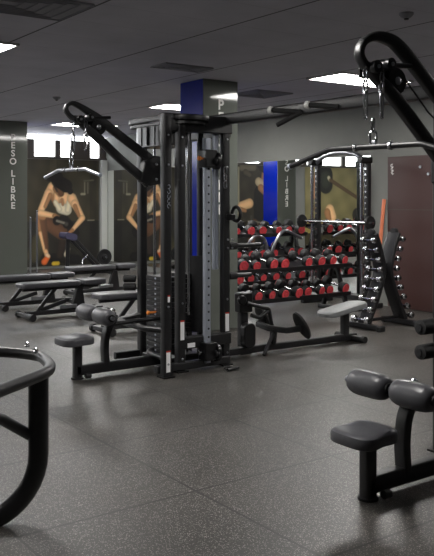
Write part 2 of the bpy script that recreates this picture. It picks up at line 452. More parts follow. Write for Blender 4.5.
# ------------------------------------------------------------------ ceiling fittings
lt = None
where = {(1.6, 6.93): 'ceiling light at the left edge of the photo', (6.3, 6.37): 'large ceiling light behind the looped arm of the right lat pulldown',
         (6.3, 9.97): 'ceiling light just left of the blue column top', (6.3, 13.57): 'far ceiling light behind the left lat pulldown arm'}
for lx in (-3.3, 1.6, 6.3):
    for ly in ((-0.83, 2.77, 6.37, 9.97, 13.57) if lx > 5 else (3.33, 6.93, 10.53, 14.13)):  # nearest panel of the middle row is unseen, added to light near fronts
        if ly < 0 or (lx < 0 and ly < 5): continue
        lab = where.get((lx, ly), 'ceiling panel light beyond the frame, over the %s' % {(6.3, 2.77): 'right foreground pulldown', (1.6, 3.33): 'left foreground steel frame, added as front fill', (1.6, 10.53): 'floor left of the benches', (1.6, 14.13): 'far end left of the lettered column', (-3.3, 6.93): 'near west side', (-3.3, 10.53): 'middle west side', (-3.3, 14.13): 'far west corner'}.get((lx, ly), 'area'))
        if lt is None:
            lt = thing('ceiling_light', lab, 'ceiling light', (lx + .6, ly + .3, CEIL - .012), local=True, group='recessed ceiling lights')
            f = MB()
            for sx, sy, dx, dy in ((0, .285, 1.19, .025), (0, -.285, 1.19, .025), (.585, 0, .025, .545), (-.585, 0, .025, .545)):
                f.box((sx, sy, 0.001), (dx, dy, .02))
            f.build('frame', M['lampframe'], lt)
            MB().box((0, 0, .004), (1.14, .54, .008)).build('diffuser', M['lamp'], lt, smooth=False)
        else: dup(lt, (lx + .6, ly + .3, CEIL - .012), 0, lab)
def vent(label, x0, x1, y0, y1):
    t = thing('ceiling_vent', label, 'ceiling vent', ((x0 + x1) / 2, (y0 + y1) / 2, CEIL - .02))
    MB().span((x0, y0, CEIL - .008), (x1, y1, CEIL)).build('backing', M['ventdark'], t)
    s = MB(); n = 6
    for i in range(n):
        k = i / n * .46
        ax, bx, ay, by = x0 + (x1 - x0) * k, x1 - (x1 - x0) * k, y0 + (y1 - y0) * k, y1 - (y1 - y0) * k
        s.sweep([(ax, ay, CEIL - .012), (bx, ay, CEIL - .012), (bx, by, CEIL - .012), (ax, by, CEIL - .012)], sq(.012, .012), (0, 0, 1), closed=True)
    s.build('louvre', M['ventdark'], t)
vent('square louvred ceiling vent to the right of the blue column', 6.45, 7.05, 8.05, 8.65)
vent('dark ceiling vent at the top left corner of the photo', 1.5, 2.66, 5.2, 5.8)
vent('dark ceiling vent left of the blue column top', 4.4, 5.0, 7.0, 7.3)
def detector(label, x, y):
    t = thing('smoke_detector', label, 'smoke detector', (x, y, CEIL - .05))
    MB().lathe([(.055, 0), (.055, .012), (.04, .03), (.02, .042)], (x, y, CEIL), (x, y, CEIL - .05)).build('body', M['ventdark'], t)
    MB().cyl((x, y, CEIL - .05), (x, y, CEIL - .035), .018).build('sensor', M['iron'], t)
detector('small round ceiling detector above the left lat pulldown arm', 4.69, 10.3)
detector('small round ceiling detector above the right lat pulldown arm', 4.71, 4.08)

# ------------------------------------------------------------------ machines
def bolt(parent, a, b, r=.011):
    MB().lathe([(r * .8, 0), (r, .003), (r, .009), (r * .6, .012)], a, b, 8).build('bolt', M['steel'], parent)
def post(parent, x, y, z0, z1, w=.075):
    p = MB().sweep([(x, y, z0 + .012), (x, y, z1)], sq(w), (1, 0, 0)).build('upright_post', M['black'], parent)
    MB().box((x, y, z0 + .006), (w * 1.5, w * 1.5, .012)).build('foot_plate', M['blackgloss'], p)
    return p
def sticker(parent, x, y, z0, z1, w=.042, tri=True, off=.0385):
    """white label on the post's -y face"""
    s = MB().span((x - w / 2, y - off - .002, z0), (x + w / 2, y - off, z1)).build('warning_label', M['label'], parent, smooth=False)
    if tri:
        k = MB().span((x - w / 2, y - off - .003, z1 - .006), (x + w / 2, y - off - .001, z1 + .008)).build('warning_band', M['warnred'], s, smooth=False)
def roller(parent, x, y, z, L, r, name='thigh_roller'):
    """barrel cushion whose axis runs along y"""
    p = [(r * .30, 0), (r * .62, .004), (r * .84, .018), (r * .95, .045), (r, L * .32), (r, L * .68), (r * .95, L - .045), (r * .84, L - .018), (r * .62, L - .004), (r * .30, L)]
    o = MB().lathe(p, (x, y - L / 2, z), (x, y + L / 2, z), 28).build(name, M['vinyl'], parent)
    c = MB()
    c.cyl((x, y - L / 2 - .012, z), (x, y - L / 2 + .006, z), r * .42); c.cyl((x, y + L / 2 - .006, z), (x, y + L / 2 + .012, z), r * .42)
    c.build('end_cap', M['blackgloss'], o)
    return o
def links(mb, x, y, z0, z1, n, w=.028, r=.0055, turn=0.0):
    """a run of n interlocked steel links from z1 down to z0"""
    h = (z1 - z0) / n
    for i in range(n):
        zc = z1 - h * (i + .5); L = h * 1.16 - 2 * r
        a = turn + (PI / 2 if i % 2 else 0); ca, sa = math.cos(a), math.sin(a)
        pts = []
        for k in range(14):
            q = 2 * PI * k / 14
            u = w / 2 * math.cos(q); v = (L / 2 - w / 2) * (1 if math.sin(q) >= 0 else -1) + w / 2 * math.sin(q)
            pts.append((x + u * ca, y + u * sa, zc + v))
        mb.tube(pts, r, 7, closed=True, normal=(-sa, ca, 0))
    return mb
def saddle(parent, x0, y0, z0, L=.31, W=.31, th=.066, m='vinyl'):
    """moulded seat: rounded outline, raised ridge toward the pads"""
    o = []
    for k in range(40):
        q = 2 * PI * k / 40; c, s = math.cos(q), math.sin(q)
        cx = (abs(c) ** .55) * (1 if c >= 0 else -1); sy = (abs(s) ** .55) * (1 if s >= 0 else -1)
        w = W / 2 * (1.0 - .16 * (cx + 1) / 2 - .10 * math.exp(-((cx - .1) / .35) ** 2))
        o.append((L / 2 * cx, w * sy))
    bm = MB(); rings = []
    def top(px, py, k):
        u = px / (L / 2); ridge = .020 * math.exp(-((u - .35) / .35) ** 2) * (1 - min(1, abs(py) / (W / 2)) ** 2)
        return ridge * k
    for sc, dz in ((.90, 0), (.985, .006), (1, .018), (1, th - .022), (.97, th - .007), (.90, th), (.72, th + .004), (.5, th + .005), (.25, th + .005), (.04, th + .005)):
        rings.append([(x0 + px * sc, y0 + py * sc, z0 + dz + (top(px * sc, py * sc, 1) if dz >= th else 0)) for px, py in o])
    bm.rings(rings)
    return bm.build('seat', M[m], parent)

ARM = [(3.74, 1.725), (3.536, 1.90), (3.277, 2.115), (3.12, 2.22), (3.045, 2.275), (3.02, 2.325), (3.055, 2.385), (3.145, 2.42), (3.26, 2.412), (3.36, 2.36), (3.50, 2.255), (3.61, 2.165), (3.92, 1.91)]
def lat_unit(root, yo, post_x, arm):
    """seat, thigh pads, floor beam, looped boom and pulleys of a lat pulldown whose axis lies along y = yo"""
    MB().sweep([(3.07, yo, .075), (post_x, yo, .075)], sq(.09, .075), (0, 0, 1)).build('floor_beam', M['black'], root)
    sp = MB().sweep([(3.085, yo, .016), (3.085, yo, .31)], rrect(.075, .075, .02), (1, 0, 0)).build('seat_post', M['black'], root)
    ft = MB(); ft.lathe([(.055, 0), (.055, .012), (.03, .016)], (3.085, yo, 0), (3.085, yo, .02), 20)
    ft.lathe([(.018, 0), (.024, .006), (.024, .05), (.018, .056)], (3.13, yo - .06, .028), (3.23, yo - .06, .028), 14)
    ft.build('rubber_foot', M['rubber'], root)
    saddle(root, 3.055, yo - .01, .305)
    # curved support of the thigh pads
    MB().sweep(spline([(3.36, yo, .09), (3.35, yo, .25), (3.37, yo, .38), (3.42, yo, .47), (3.44, yo, .53)], 6), sq(.08, .055), (0, 1, 0)).build('pad_support', M['black'], root)
    MB().tube([(3.40, yo, .44), (3.60, yo, .45), (post_x, yo + .02, .45)], .02).build('brace_tube', M['black'], root)
    MB().cyl((3.26, yo - .33, .545), (3.26, yo + .33, .545), .016).build('pad_axle', M['steel'], root)
    MB().sweep([(3.26, yo, .545), (3.45, yo, .52)], sq(.06, .05), (0, 0, 1)).build('pad_bracket', M['black'], root)
    roller(root, 3.26, yo + .155, .545, .27, .073); roller(root, 3.26, yo - .155, .545, .27, .073)
    k = MB(); k.lathe([(.022, 0), (.022, .02), (.012, .03)], (3.42, yo - .02, .56), (3.42, yo - .02, .60), 14); k.cyl((3.42, yo - .02, .53), (3.42, yo - .02, .56), .009)
    k.build('pin_knob', M['chrome'], root)
    pth = spline([(x, yo, z) for x, z in arm], 5)
    tip = min(range(len(pth)), key=lambda i: pth[i].x)
    th = [.46 + .54 * min(1, max(0, (pth[i] - pth[tip]).length - .05) / .28) for i in range(len(pth))]
    MB().sweep(pth, rrect(.056, .080, .02), (0, 1, 0), thick=th).build('looped_boom', M['black'], root)
    # gusset where the boom meets the tower
    MB().prism([(3.70, 1.72), (3.80, 1.68), (4.02, 1.72), (4.02, 1.94), (3.84, 1.96), (3.74, 1.90)], yo - .04, yo + .04, lambda p, t: (p[0], t, p[1])).build('gusset_plate', M['black'], root, bevel=.01)
    for (bx, bz) in ((3.86, 1.88), (3.86, 1.74)): bolt(root, (bx, yo - .04, bz), (bx, yo - .05, bz), .014)
    # pulleys inside the loop
    def pulley(x, z, r, y, w):
        p = MB().lathe([(r * .3, 0), (r, .002), (r, w * .3), (r * .82, w * .5), (r, w * .7), (r, w - .002), (r * .3, w)], (x, y - w / 2, z), (x, y + w / 2, z), 24).build('pulley', M['blackgloss'], root)
        MB().lathe([(r * .32, 0), (r * .32, .006), (r * .2, .01)], (x, y - w / 2, z), (x, y - w / 2 - .02, z), 12).build('hub_bolt', M['steel'], p)
    sh = min(0, arm[5][0] - 3.02)
    pulley(3.285 + sh, 2.195, .070, yo, .05)
    pulley(3.095 + sh, 2.25, .034, yo - .02, .09); pulley(3.20 + sh, 2.272, .034, yo - .02, .09)
    pl = MB(); pl.span((3.06, yo + .035, 2.20), (3.36, yo + .045, 2.29)); pl.cyl((3.20 + sh, yo - .02, 2.272), (3.40 + sh, yo - .02, 2.285), .014)
    pl.build('pulley_bracket', M['blackgloss'], root)
    c = MB(); links(c, 3.035 + sh, yo - .03, 2.11, 2.235, 2, .026, .006); links(c, 3.035 + sh, yo - .03, 1.98, 2.12, 1, .040, .0075, .5)
    c.build('carabiner', M['chrome'], root)
    c = MB(); links(c, 3.155 + sh, yo - .03, 2.11, 2.25, 2, .026, .006); links(c, 3.155 + sh, yo - .03, 1.99, 2.12, 1, .040, .0075, .5)
    c.build('carabiner', M['chrome'], root)
    MB().tube([(3.33 + sh, yo, 2.25), (3.56, yo, 2.05), (3.95, yo, 1.80)], .005, 8).build('cable', M['cable'], root)
    
ST = 6.35
ARM_L = [(3.80, 1.70), (3.712, 1.771), (3.495, 1.929), (3.265, 2.116), (3.11, 2.223), (3.015, 2.278), (2.975, 2.335), (3.0, 2.378), (3.072, 2.382), (3.265, 2.284), (3.495, 2.136), (3.712, 2.0), (3.93, 1.86)]
gym = thing('cable_machine', 'tall black multi-station cable tower in the middle of the floor', 'gym machine', (4.1, ST, 0))
lat_unit(gym, ST, 4.0, ARM_L)
pA = post(gym, 3.74, 5.95, 0, 2.29, .078)
pB = post(gym, 3.965, 6.07, 0, 2.28, .078)
pC = post(gym, 4.00, 6.80, 0, 2.26, .078)
pD = post(gym, 4.475, 6.08, 0, 2.27, .075)
pE = post(gym, 4.52, 6.78, 0, 2.26, .075)
pF = post(gym, 4.95, 6.42, 0, .62, .085)
sticker(pA, 3.74, 5.95, .05, .23); sticker(pB, 3.965, 6.07, .29, .46); sticker(pD, 4.475, 6.08, .32, .49)
sticker(pA, 3.745, 5.95, .66, .715, .022)
# faint script running up the front post
sc = MB()
for i in range(5):
    z = 1.50 + i * .042
    sc.tube([(3.745 + .014 * math.cos(a), 5.95 - .0395, z + .018 * math.sin(a)) for a in [q * PI / 4 + i for q in range(7)]], .0028, 5)
sc.build('script_logo', M['silver'], pA)
for p, x, y in ((pA, 3.74, 5.95), (pB, 3.965, 6.07), (pD, 4.475, 6.08)):
    for z in (2.12, 1.86, .62, .12): bolt(p, (x, y - .037, z), (x, y - .05, z), .010)
# crown joining the posts
cr = rrect(.46, .94, .21, 8)
MB().prism([(4.07 + a, 6.44 + b) for a, b in cr], 2.24, 2.262, lambda p, t: (p[0], p[1], t)).build('crown_plate', M['black'], gym)
MB().sweep([(4.07 + a, 6.44 + b, 2.30) for a, b in cr], sq(.05, .03), (0, 0, 1), closed=True).build('crown_rim', M['black'], gym)
hs = MB()
hs.prism([(4.02 + a, 6.44 + b) for a, b in rrect(.34, .66, .16, 8)], 2.05, 2.235, lambda p, t: (p[0], p[1], t))
for k in range(9):
    a = PI / 2 + PI * k / 8
    hs.sweep([(4.02 - .02 + .16 * math.cos(a), 6.44 + .31 * math.sin(a), 2.06), (4.02 - .02 + .16 * math.cos(a), 6.44 + .31 * math.sin(a), 2.23)], sq(.02), (1, 0, 0))
hs.build('pulley_housing', M['blackgloss'], gym)
MB().span((3.78, 6.04, 2.17), (4.54, 6.13, 2.33)).build('front_header', M['black'], gym, bevel=.01)
MB().span((4.47, 6.08, 2.14), (4.55, 6.80, 2.24)).build('side_header', M['black'], gym, bevel=.01)
# boom gear: cross beam that runs to the right-hand station
bmn = MB().sweep([(4.5, 6.55, 2.315), (4.5, 2.70, 2.315)], sq(.10, .075), (0, 0, 1)).build('cross_beam', M['black'], gym)
for yb, tip in ((5.0, (4.36, 5.246, 2.318)), (4.55, (4.36, 4.782, 2.317)), (4.98, (4.36, 5.18, 2.185))):
    a = Vector((4.46, yb, 2.285)); b = Vector(tip); d_ = (b - a).normalized()
    g = MB().tube([a, a.lerp(b, .5), b], .021).build('pull_up_grip', M['foam'], gym)
    if tip[2] > 2.2: MB().lathe([(.021, 0), (.030, .004), (.030, .034), (.02, .04)], b - d_ * .003, b + d_ * .04, 14).build('grip_cap', M['white'], g)
# left tower: weight stack, rods, curved rails
def stack(x, y, z0, n, w, dpt, h=.048):
    s = MB()
    for i in range(n): s.box((x, y, z0 + h * (i + .5)), (w, dpt, h - .006))
    o = s.build('weight_stack', M['iron'], gym, bevel=.004)
    lb = MB()
    for i in range(n): lb.span((x - w / 2 - .002, y - .012, z0 + h * (i + .5) - .008), (x - w / 2 + .001, y + .012, z0 + h * (i + .5) + .008))
    lb.build('number_plate', M['silver'], o, smooth=False)
    MB().tube([(x, y, z0 + h * n), (x, y, 2.06)], .006, 8).build('cable', M['cable'], gym)
    for dy in (-dpt * .36, dpt * .36):
        MB().cyl((x, y + dy, .05), (x, y + dy, 2.10), .0125, seg=12).build('guide_rod', M['chrome'], gym)
    MB().box((x, y, .06), (w * 1.3, dpt * 1.25, .07)).build('stack_base', M['black'], gym, bevel=.01)
    return o
stack(3.99, 6.43, .12, 15, .13, .34)
pin = MB(); pin.cyl((3.86, 6.43, .50), (3.93, 6.43, .50), .010, seg=10); pin.lathe([(.012, 0), (.02, .006), (.02, .02), (.01, .026)], (3.86, 6.43, .50), (3.83, 6.43, .50), 14)
pin.build('selector_pin', M['orange'], gym)
for z, b in ((.41, .10), (.13, -.08)):
    MB().tube(fillet([(3.99, 6.80 if z > .2 else 6.5, z + .02), (3.74 - b, 6.66 if z > .2 else 6.42, z + .01), (3.74 - b, 6.16, z), (3.74, 5.95, z)], .18), .028 if z > .2 else .024).build('guard_rail', M['black'], gym)
for zz in (.70, .62):
    MB().lathe([(.02, 0), (.036, .01), (.036, .12), (.02, .13)], (3.95, 6.83, zz + .08), (3.81, 6.92, zz + .08), 16).build('foam_peg', M['foam'], gym)
# front station: second stack, shroud, perforated column with carriages
stack(4.24, 6.46, .30, 12, .14, .26, .046)
MB().sweep([(4.36 + .10 * math.cos(a), 6.38 + .16 * math.sin(a), 0) for a in [PI * (.95 + i * .11) for i in range(8)]], [(.30, -.006), (1.02, -.006), (1.02, .006), (.30, .006)], (0, 0, 1)).build('stack_shroud', M['iron'], gym)
MB().span((3.95, 6.03, .20), (4.52, 6.11, .31)).build('lower_crossmember', M['black'], gym, bevel=.012)
MB().span((4.02, 6.024, .215), (4.10, 6.03, .255)).build('name_plate', M['label'], gym, smooth=False)
MB().span((3.7, 6.02, .02), (4.5, 6.09, .09)).build('base_rail', M['black'], gym, bevel=.01)
MB().span((3.7, 6.78, .02), (4.52, 6.84, .09)).build('base_rail', M['black'], gym, bevel=.01)
pc = MB(); pc.sweep([(4.225, 6.02, .06), (4.225, 6.02, 2.12)], sq(.058), (1, 0, 0)); pc.mark()
for i in range(24): pc.cyl((4.227, 6.02 - .0305, .22 + .077 * i), (4.227, 6.02 - .027, .22 + .077 * i), .0105, seg=10)
pc.build('adjustment_column', M['silver'], gym, m2=M['blackgloss'])
for x in (4.375, 4.412): MB().cyl((x, 6.12, .9), (x, 6.12, 2.17), .0165, seg=12).build('guide_rod', M['silver'], gym)
MB().cyl((4.09, 6.12, .5), (4.09, 6.12, 2.17), .012, seg=12).build('guide_rod', M['chrome'], gym)
MB().sweep([(4.345, 6.3, .09), (4.345, 6.3, 2.24)], sq(.05), (1, 0, 0)).build('inner_strut', M['black'], gym)
def carriage(z, knob):
    c = MB(); c.box((4.225, 6.0, z), (.13, .12, .16)); c.prism([(a, b) for a, b in rrect(.16, .13, .06, 6)], -.02, .02, lambda p, t: (4.30 + t, 5.97 + p[1], z - .02 + p[0]))
    o = c.build('pulley_carriage', M['blackgloss'], gym, bevel=.008)
    MB().lathe([(.01, 0), (.03, .004), (.03, .02), (.018, .024), (.03, .03), (.03, .04), (.01, .044)], (4.25, 5.93, z - .02), (4.35, 5.93, z - .02), 22).build('pulley', M['iron'], o)
    MB().lathe([(.009, 0), (.009, .03), (.02, .034), (.02, .055), (.012, .06)], (4.16, 5.99, z), (4.07, 5.97, z), 14).build('pop_pin', M['orange'] if knob else M['chrome'], o)
carriage(1.93, True); carriage(.17, False)
c = MB(); links(c, 4.41, 5.98, 1.66, 1.86, 3, .034, .006); c.build('carabiner', M['chrome'], gym)
# cup hook and short horn handles on the right post
MB().tube([(4.55 + .0, 6.0 + .065 * math.cos(a), 1.42 + .065 * math.sin(a)) for a in [i * 2 * PI / 20 for i in range(20)]], .017, 10, closed=True, normal=(1, 0, 0)).build('strap_ring', M['rubber'], gym)
MB().span((4.46, 6.02, 1.36), (4.56, 6.10, 1.42)).build('ring_bracket', M['blackgloss'], gym, bevel=.008)
for z, L in ((1.115, .42), (.83, .30)):
    MB().cyl((4.5, 6.10, z), (4.5 + L, 6.10, z), .022).build('horn_bar', M['black'], gym)
    MB().lathe([(.024, 0), (.036, .006), (.036, .09), (.024, .1)], (4.53, 6.10, z), (4.70, 6.10, z), 18).build('horn_grip', M['foam'], gym)
for z in (1.10, 1.18): bolt(pD, (4.48, 6.04, z), (4.48, 6.02, z), .010); bolt(pD, (4.53, 6.04, z), (4.53, 6.02, z), .010)
# low row arm of the machine
LR = 6.3
MB().sweep([(4.5, LR, .065), (6.42, LR, .045)], sq(.07, .075), (0, 0, 1)).build('row_beam', M['black'], gym)
MB().sweep([(6.36, LR - .19, .035), (6.36, LR + .19, .035)], sq(.06, .06), (0, 0, 1)).build('row_foot', M['black'], gym)
for dy in (-.2, .2): MB().cyl((6.36, LR + dy - .02, .036), (6.36, LR + dy + .02, .036), .036).build('foot_cap', M['rubber'], gym)
MB().sweep([(6.27, LR, .07), (6.27, LR, .33)], sq(.085, .07), (1, 0, 0)).build('row_seat_post', M['black'], gym)
rt = Matrix.Rotation(math.radians(-8), 3, 'Y')
pad = MB(); ol = rrect(.62, .27, .11, 7)
for_r = []
for sc_, dz in ((.9, 0), (1, .012), (1, .045), (.96, .058), (.86, .064), (.5, .066), (.05, .066)):
    for_r.append([Vector((6.24, LR, .325)) + rt @ Vector((a * sc_, b * sc_, dz)) for a, b in ol])
pad.rings(for_r); pad.build('row_seat', M['vinyl_lt'], gym)
MB().prism([(a, b) for a, b in rrect(.25, .14, .06, 6)], LR - .11, LR - .03, lambda p, t: (4.87 + p[1], t, .215 + p[0])).build('pulley_cover', M['blackgloss'], gym, bevel=.01)
# foot plates on their cradle
rp = Matrix.Rotation(math.radians(-33), 3, 'Y')
for px, py, pz in ((5.41, 6.04, .285), (5.33, 6.56, .315)):
    ov = [(.165 * math.cos(q), .085 * math.sin(q)) for q in [i * 2 * PI / 28 for i in range(28)]]
    MB().rings([[Vector((px, py, pz)) + rp @ Vector((t, b * k, a * k)) for a, b in ov] for t, k in ((-.016, .93), (-.009, 1), (.009, 1), (.016, .93))]).build('foot_rest', M['rubber'], gym)
MB().sweep([(5.40, 6.05, .255), (5.26, 6.10, .245), (5.20, 6.30, .245), (5.22, 6.50, .26), (5.32, 6.55, .29)], sq(.06, .05), (0, 0, 1)).build('foot_rest_arm', M['black'], gym)
MB().sweep([(5.22, LR - .05, .25), (5.24, LR, .06)], sq(.06), (0, 1, 0)).build('foot_rest_post', M['black'], gym)
MB().sweep([(5.20, LR - .06, .20), (5.0, LR - .16, .02)], sq(.03), (0, 1, 0)).build('foot_rest_strut', M['black'], gym)
MB().tube(fillet([(4.92, LR, .52), (5.08, LR - .03, .47), (5.17, LR - .03, .45), (5.22, LR, .32), (5.24, LR, .26)], .06), .02).build('row_arm', M['black'], gym)
MB().tube(fillet([(4.95, LR - .02, .40), (5.05, LR - .03, .37), (5.16, LR - .03, .43)], .04), .02).build('row_arm', M['black'], gym)
bx = MB(); bx.span((4.86, 6.34, .42), (5.02, 6.44, .62)); bx.cyl((4.88, 6.32, .55), (4.88, 6.36, .55), .05); bx.build('row_pulley_box', M['blackgloss'], gym, bevel=.012)

# right-hand lat pulldown station
YR = 2.93
rgt = thing('lat_pulldown_station', 'black lat pulldown with grey seat in the right foreground', 'gym machine', (3.6, YR, 0))
lat_unit(rgt, YR, 4.0, ARM)
post(rgt, 4.03, 3.215, 0, 2.29, .078); post(rgt, 3.95, 2.58, 0, 2.29, .078); post(rgt, 4.55, 2.60, 0, 2.27, .075); post(rgt, 4.55, 3.30, 0, 2.27, .075)
MB().span((3.92, 2.55, 2.13), (4.6, 2.64, 2.24)).build('header', M['black'], rgt, bevel=.01)
MB().span((3.97, 2.58, 1.66), (4.06, 3.25, 1.94)).build('boom_crossmember', M['black'], rgt, bevel=.012)
s = MB()
for i in range(15): s.box((4.2, YR, .12 + .048 * (i + .5)), (.13, .34, .042))
s.build('weight_stack', M['iron'], rgt, bevel=.004)
MB().box((4.2, YR, .06), (.2, .44, .07)).build('stack_base', M['black'], rgt, bevel=.01)
MB().tube([(3.95, YR, 1.82), (4.2, YR, 1.80), (4.2, YR, .84)], .006, 8).build('cable', M['cable'], rgt)
for z in (.785, .635):
    o = MB().lathe([(.024, 0), (.044, .006), (.046, .03), (.046, .15), (.03, .156)], (3.83, 3.215, z), (3.99, 3.215, z), 24).build('foam_roller', M['foam'], rgt)
    MB().cyl((3.82, 3.215, z), (4.0, 3.215, z), .022).build('roller_pin', M['iron'], o)

# lat bars hanging from the cables
def lat_bar(label, cx, yo, z, half, zlink, ang, m, drop=.085):
    t = thing('lat_pulldown_bar', label, 'lat bar', (cx, yo, z), ang, local=True, group='bars hanging from the lat pulldowns')
    L = half
    MB().tube(fillet([(0, -L, -drop), (0, -L * .50, -.002), (0, L * .50, -.002), (0, L, -drop)], .12, 8), .0155, 14).build('bar', M[m], t)
    for s_ in (-1, 1):
        MB().lathe([(.018, 0), (.022, .003), (.022, .017), (.018, .02)], (0, s_ * .115 - .01, -.002), (0, s_ * .115 + .02, -.002), 16).build('collar', M['chrome'], t)
        MB().lathe([(.010, 0), (.018, .003), (.018, .016), (.01, .02)], (0, s_ * (L - .004), -drop + .001), (0, s_ * (L + .02), -drop - .006), 12).build('end_cap', M['silver'], t)
    c = MB(); n = max(2, int(round((zlink - z - .02) / .075))); links(c, 0, 0, .012, zlink - z, n, .036, .007, .4)
    c.build('carabiner', M['chrome'], t)
    MB().span((-.007, -.02, -.01), (.007, .02, .03)).build('eyelet', M['steel'], t, bevel=.003)
lat_bar('black angled lat bar hanging over the right foreground seat', 3.09, YR - .03, 1.838, .60, 1.985, math.radians(4), 'black')
lat_bar('pale steel angled lat bar hanging over the left seat', 3.015, ST - .03, 1.815, .46, 2.0, math.radians(4), 'steel', .055)

# strap handle dropped on the floor by the machine
hd = thing('cable_attachment', 'small steel pull handle lying on the floor at the foot of the cable tower', 'handle', (4.38, 5.86, 0.0), math.radians(-10), local=True)
MB().cyl((-.06, -.06, .016), (.07, -.01, .016), .014).build('grip', M['rubber'], hd)
MB().tube([(-.06, -.06, .012), (-.05, .03, .012), (-.02, .07, .012), (.03, .06, .012), (.07, -.01, .012)], .006, 8).build('yoke', M['chrome'], hd)

# tubular frame cut off by the left edge
fr = thing('tubular_steel_frame', 'black tubular exercise frame with curved foot in the left foreground', 'gym machine', (1.55, 3.7, 0))
RL = [(0.70, 3.0, .72), (1.0, 3.20, .72), (1.30, 3.43, .72), (1.58, 3.63, .72), (1.675, 3.76, .72), (1.73, 3.95, .72), (1.735, 4.08, .72), (1.62, 4.28, .72), (1.40, 4.44, .72), (1.0, 4.50, .72), (.65, 4.2, .72), (.55, 3.6, .72), (.58, 3.15, .72)]
MB().tube(spline(RL + [RL[0]], 5)[:-1], .029, 14, closed=True, normal=(0, 0, 1)).build('top_rail', M['black'], fr)
def j_leg(x, y, sgn):
    ov = [(.036 * math.cos(q), .052 * math.sin(q)) for q in [i * 2 * PI / 18 for i in range(18)]]
    pth = [(x, y, .70), (x, y, .34)] + [(x - sgn * .27 + sgn * .27 * math.cos(a), y, .31 - .27 * math.sin(a)) for a in [PI / 2 * i / 9 for i in range(10)]] + [(x - sgn * .62, y, .04)]
    return MB().sweep(pth, ov, (0, 1, 0)).build('curved_leg', M['black'], fr)
j_leg(1.595, 3.715, 1); j_leg(.62, 3.72, -1)
MB().tube([(1.60, 3.74, .375), (1.41, 3.72, .51), (1.02, 3.5, .70)], .027).build('brace_tube', M['black'], fr)
for x, y in ((1.775, 4.22), (1.745, 4.03)):
    MB().lathe([(.014, 0), (.014, .008), (.010, .01), (.010, .024), (.006, .028)], (x - .03, y, .745), (x - .03, y, .79), 12).build('bolt', M['chrome'], fr)

# ------------------------------------------------------------------ adjustable benches
def bench_proto(label, x, y, L1=.84, L2=.34, top=.47, group='padded benches in the free weight area'):
    t = thing('weight_bench', label, 'bench', (x, y, 0), local=True, group=group)
    def pad(name, xa, xb, w, dz=0):
        ol = rrect(xb - xa, w, .05, 5); cx = (xa + xb) / 2
        MB().rings([[(cx + a * k, b * k, top - .065 + dd + dz) for a, b in ol] for k, dd in ((.94, 0), (1, .012), (1, .05), (.975, .062), (.92, .066))]).build(name, M['vinyl'], t)
    pad('back_pad', 0, L1, .27); pad('seat_pad', L1 + .03, L1 + .03 + L2, .30, .004)
    MB().sweep([(.06, 0, top - .085), (L1 + L2 - .04, 0, top - .085)], sq(.05, .05), (0, 0, 1)).build('pad_rail', M['black'], t)
    MB().sweep([(.10, 0, .07), (1.20, 0, .07)], sq(.06, .07), (0, 0, 1)).build('base_beam', M['black'], t)
    for x_, w in ((.10, .46), (1.18, .38)):
        f = MB().sweep([(x_, -w / 2, .05), (x_, w / 2, .05)], sq(.055, .06), (0, 0, 1)).build('cross_foot', M['black'], t)
        for s_ in (-1, 1): MB().cyl((x_, s_ * (w / 2 - .02), .045), (x_, s_ * (w / 2 + .025), .045), .045).build('wheel', M['rubber'], f)
    MB().prism([(.74, .08), (.94, .08), (.90, top - .09), (.82, top - .09)], -.035, .035, lambda p, q: (p[0], q, p[1])).build('mast', M['black'], t, bevel=.008)
    MB().sweep([(.26, 0, .09), (.52, 0, top - .09)], sq(.035, .05), (0, 1, 0)).build('back_strut', M['black'], t)
    MB().sweep([(.30, 0, .105), (.66, 0, .20)], sq(.045, .05), (0, 1, 0)).build('ladder_bar', M['iron'], t)
    MB().span((.56, -.07, .105), (.80, -.036, .155)).build('silver_bracket', M['steel'], t, bevel=.006)
    return t
bA = bench_proto('front bench of the two long black benches beside the grey column', 3.95, 9.85)
dup(bA, (4.0, 10.92, 0), 0, 'black bench in the second row beside the grey lettered column')
dup(bA, (5.52, 11.75, 0), 0, 'far black bench below the mural of the seated lifter')
dup(bA, (4.24, 8.28, 0), 0, 'black bench just behind the thigh pads of the left lat pulldown')
dup(bA, (2.55, 11.9, 0), 0, 'black bench behind the column, cut off at the left edge of the photo')

# preacher style bench with violet pad under the mural
pb = thing('preacher_bench', 'violet-topped preacher bench with plate in front of the mural of the lifter', 'bench', (7.3, 15.0, 0))
MB().prism([(a, b) for a, b in rrect(.25, .13, .05, 5)], 14.83, 15.17, lambda p, q: (7.08 + p[0] * .98 + p[1] * .2, q, .79 - p[0] * .25 + p[1])).build('arm_pad', M['purple'], pb)
for dy in (-.12, .12):
    MB().sweep([(7.16, 15 + dy, .76), (7.78, 15 + dy, .12)], sq(.06), (0, 1, 0)).build('sloping_rail', M['black'], pb)
MB().sweep([(6.95, 15.0, .04), (7.95, 15.0, .04)], sq(.07), (0, 0, 1)).build('base_beam', M['black'], pb)
MB().sweep([(7.06, 15.0, .05), (7.08, 15.0, .72)], sq(.07), (0, 1, 0)).build('upright', M['black'], pb)
for x in (6.96, 7.92): MB().sweep([(x, 14.75, .03), (x, 15.25, .03)], sq(.06), (0, 0, 1)).build('cross_foot', M['black'], pb)
MB().tube([(7.38, 14.98, .05), (7.40, 14.98, .30), (7.52, 14.98, .40)], .018).build('bar_holder', M['chrome'], pb)
MB().sweep([(7.88, 15.0, .05), (7.88, 15.0, .40)], sq(.05), (0, 1, 0)).build('plate_peg_post', M['black'], pb)
pl = MB().lathe([(.03, 0), (.16, 0), (.165, .006), (.165, .028), (.15, .034), (.14, .026), (.06, .026), (.05, .04), (.03, .04)], (7.88, 14.96, .34), (7.88, 14.90, .34), 30).build('weight_plate', M['iron'], pb)
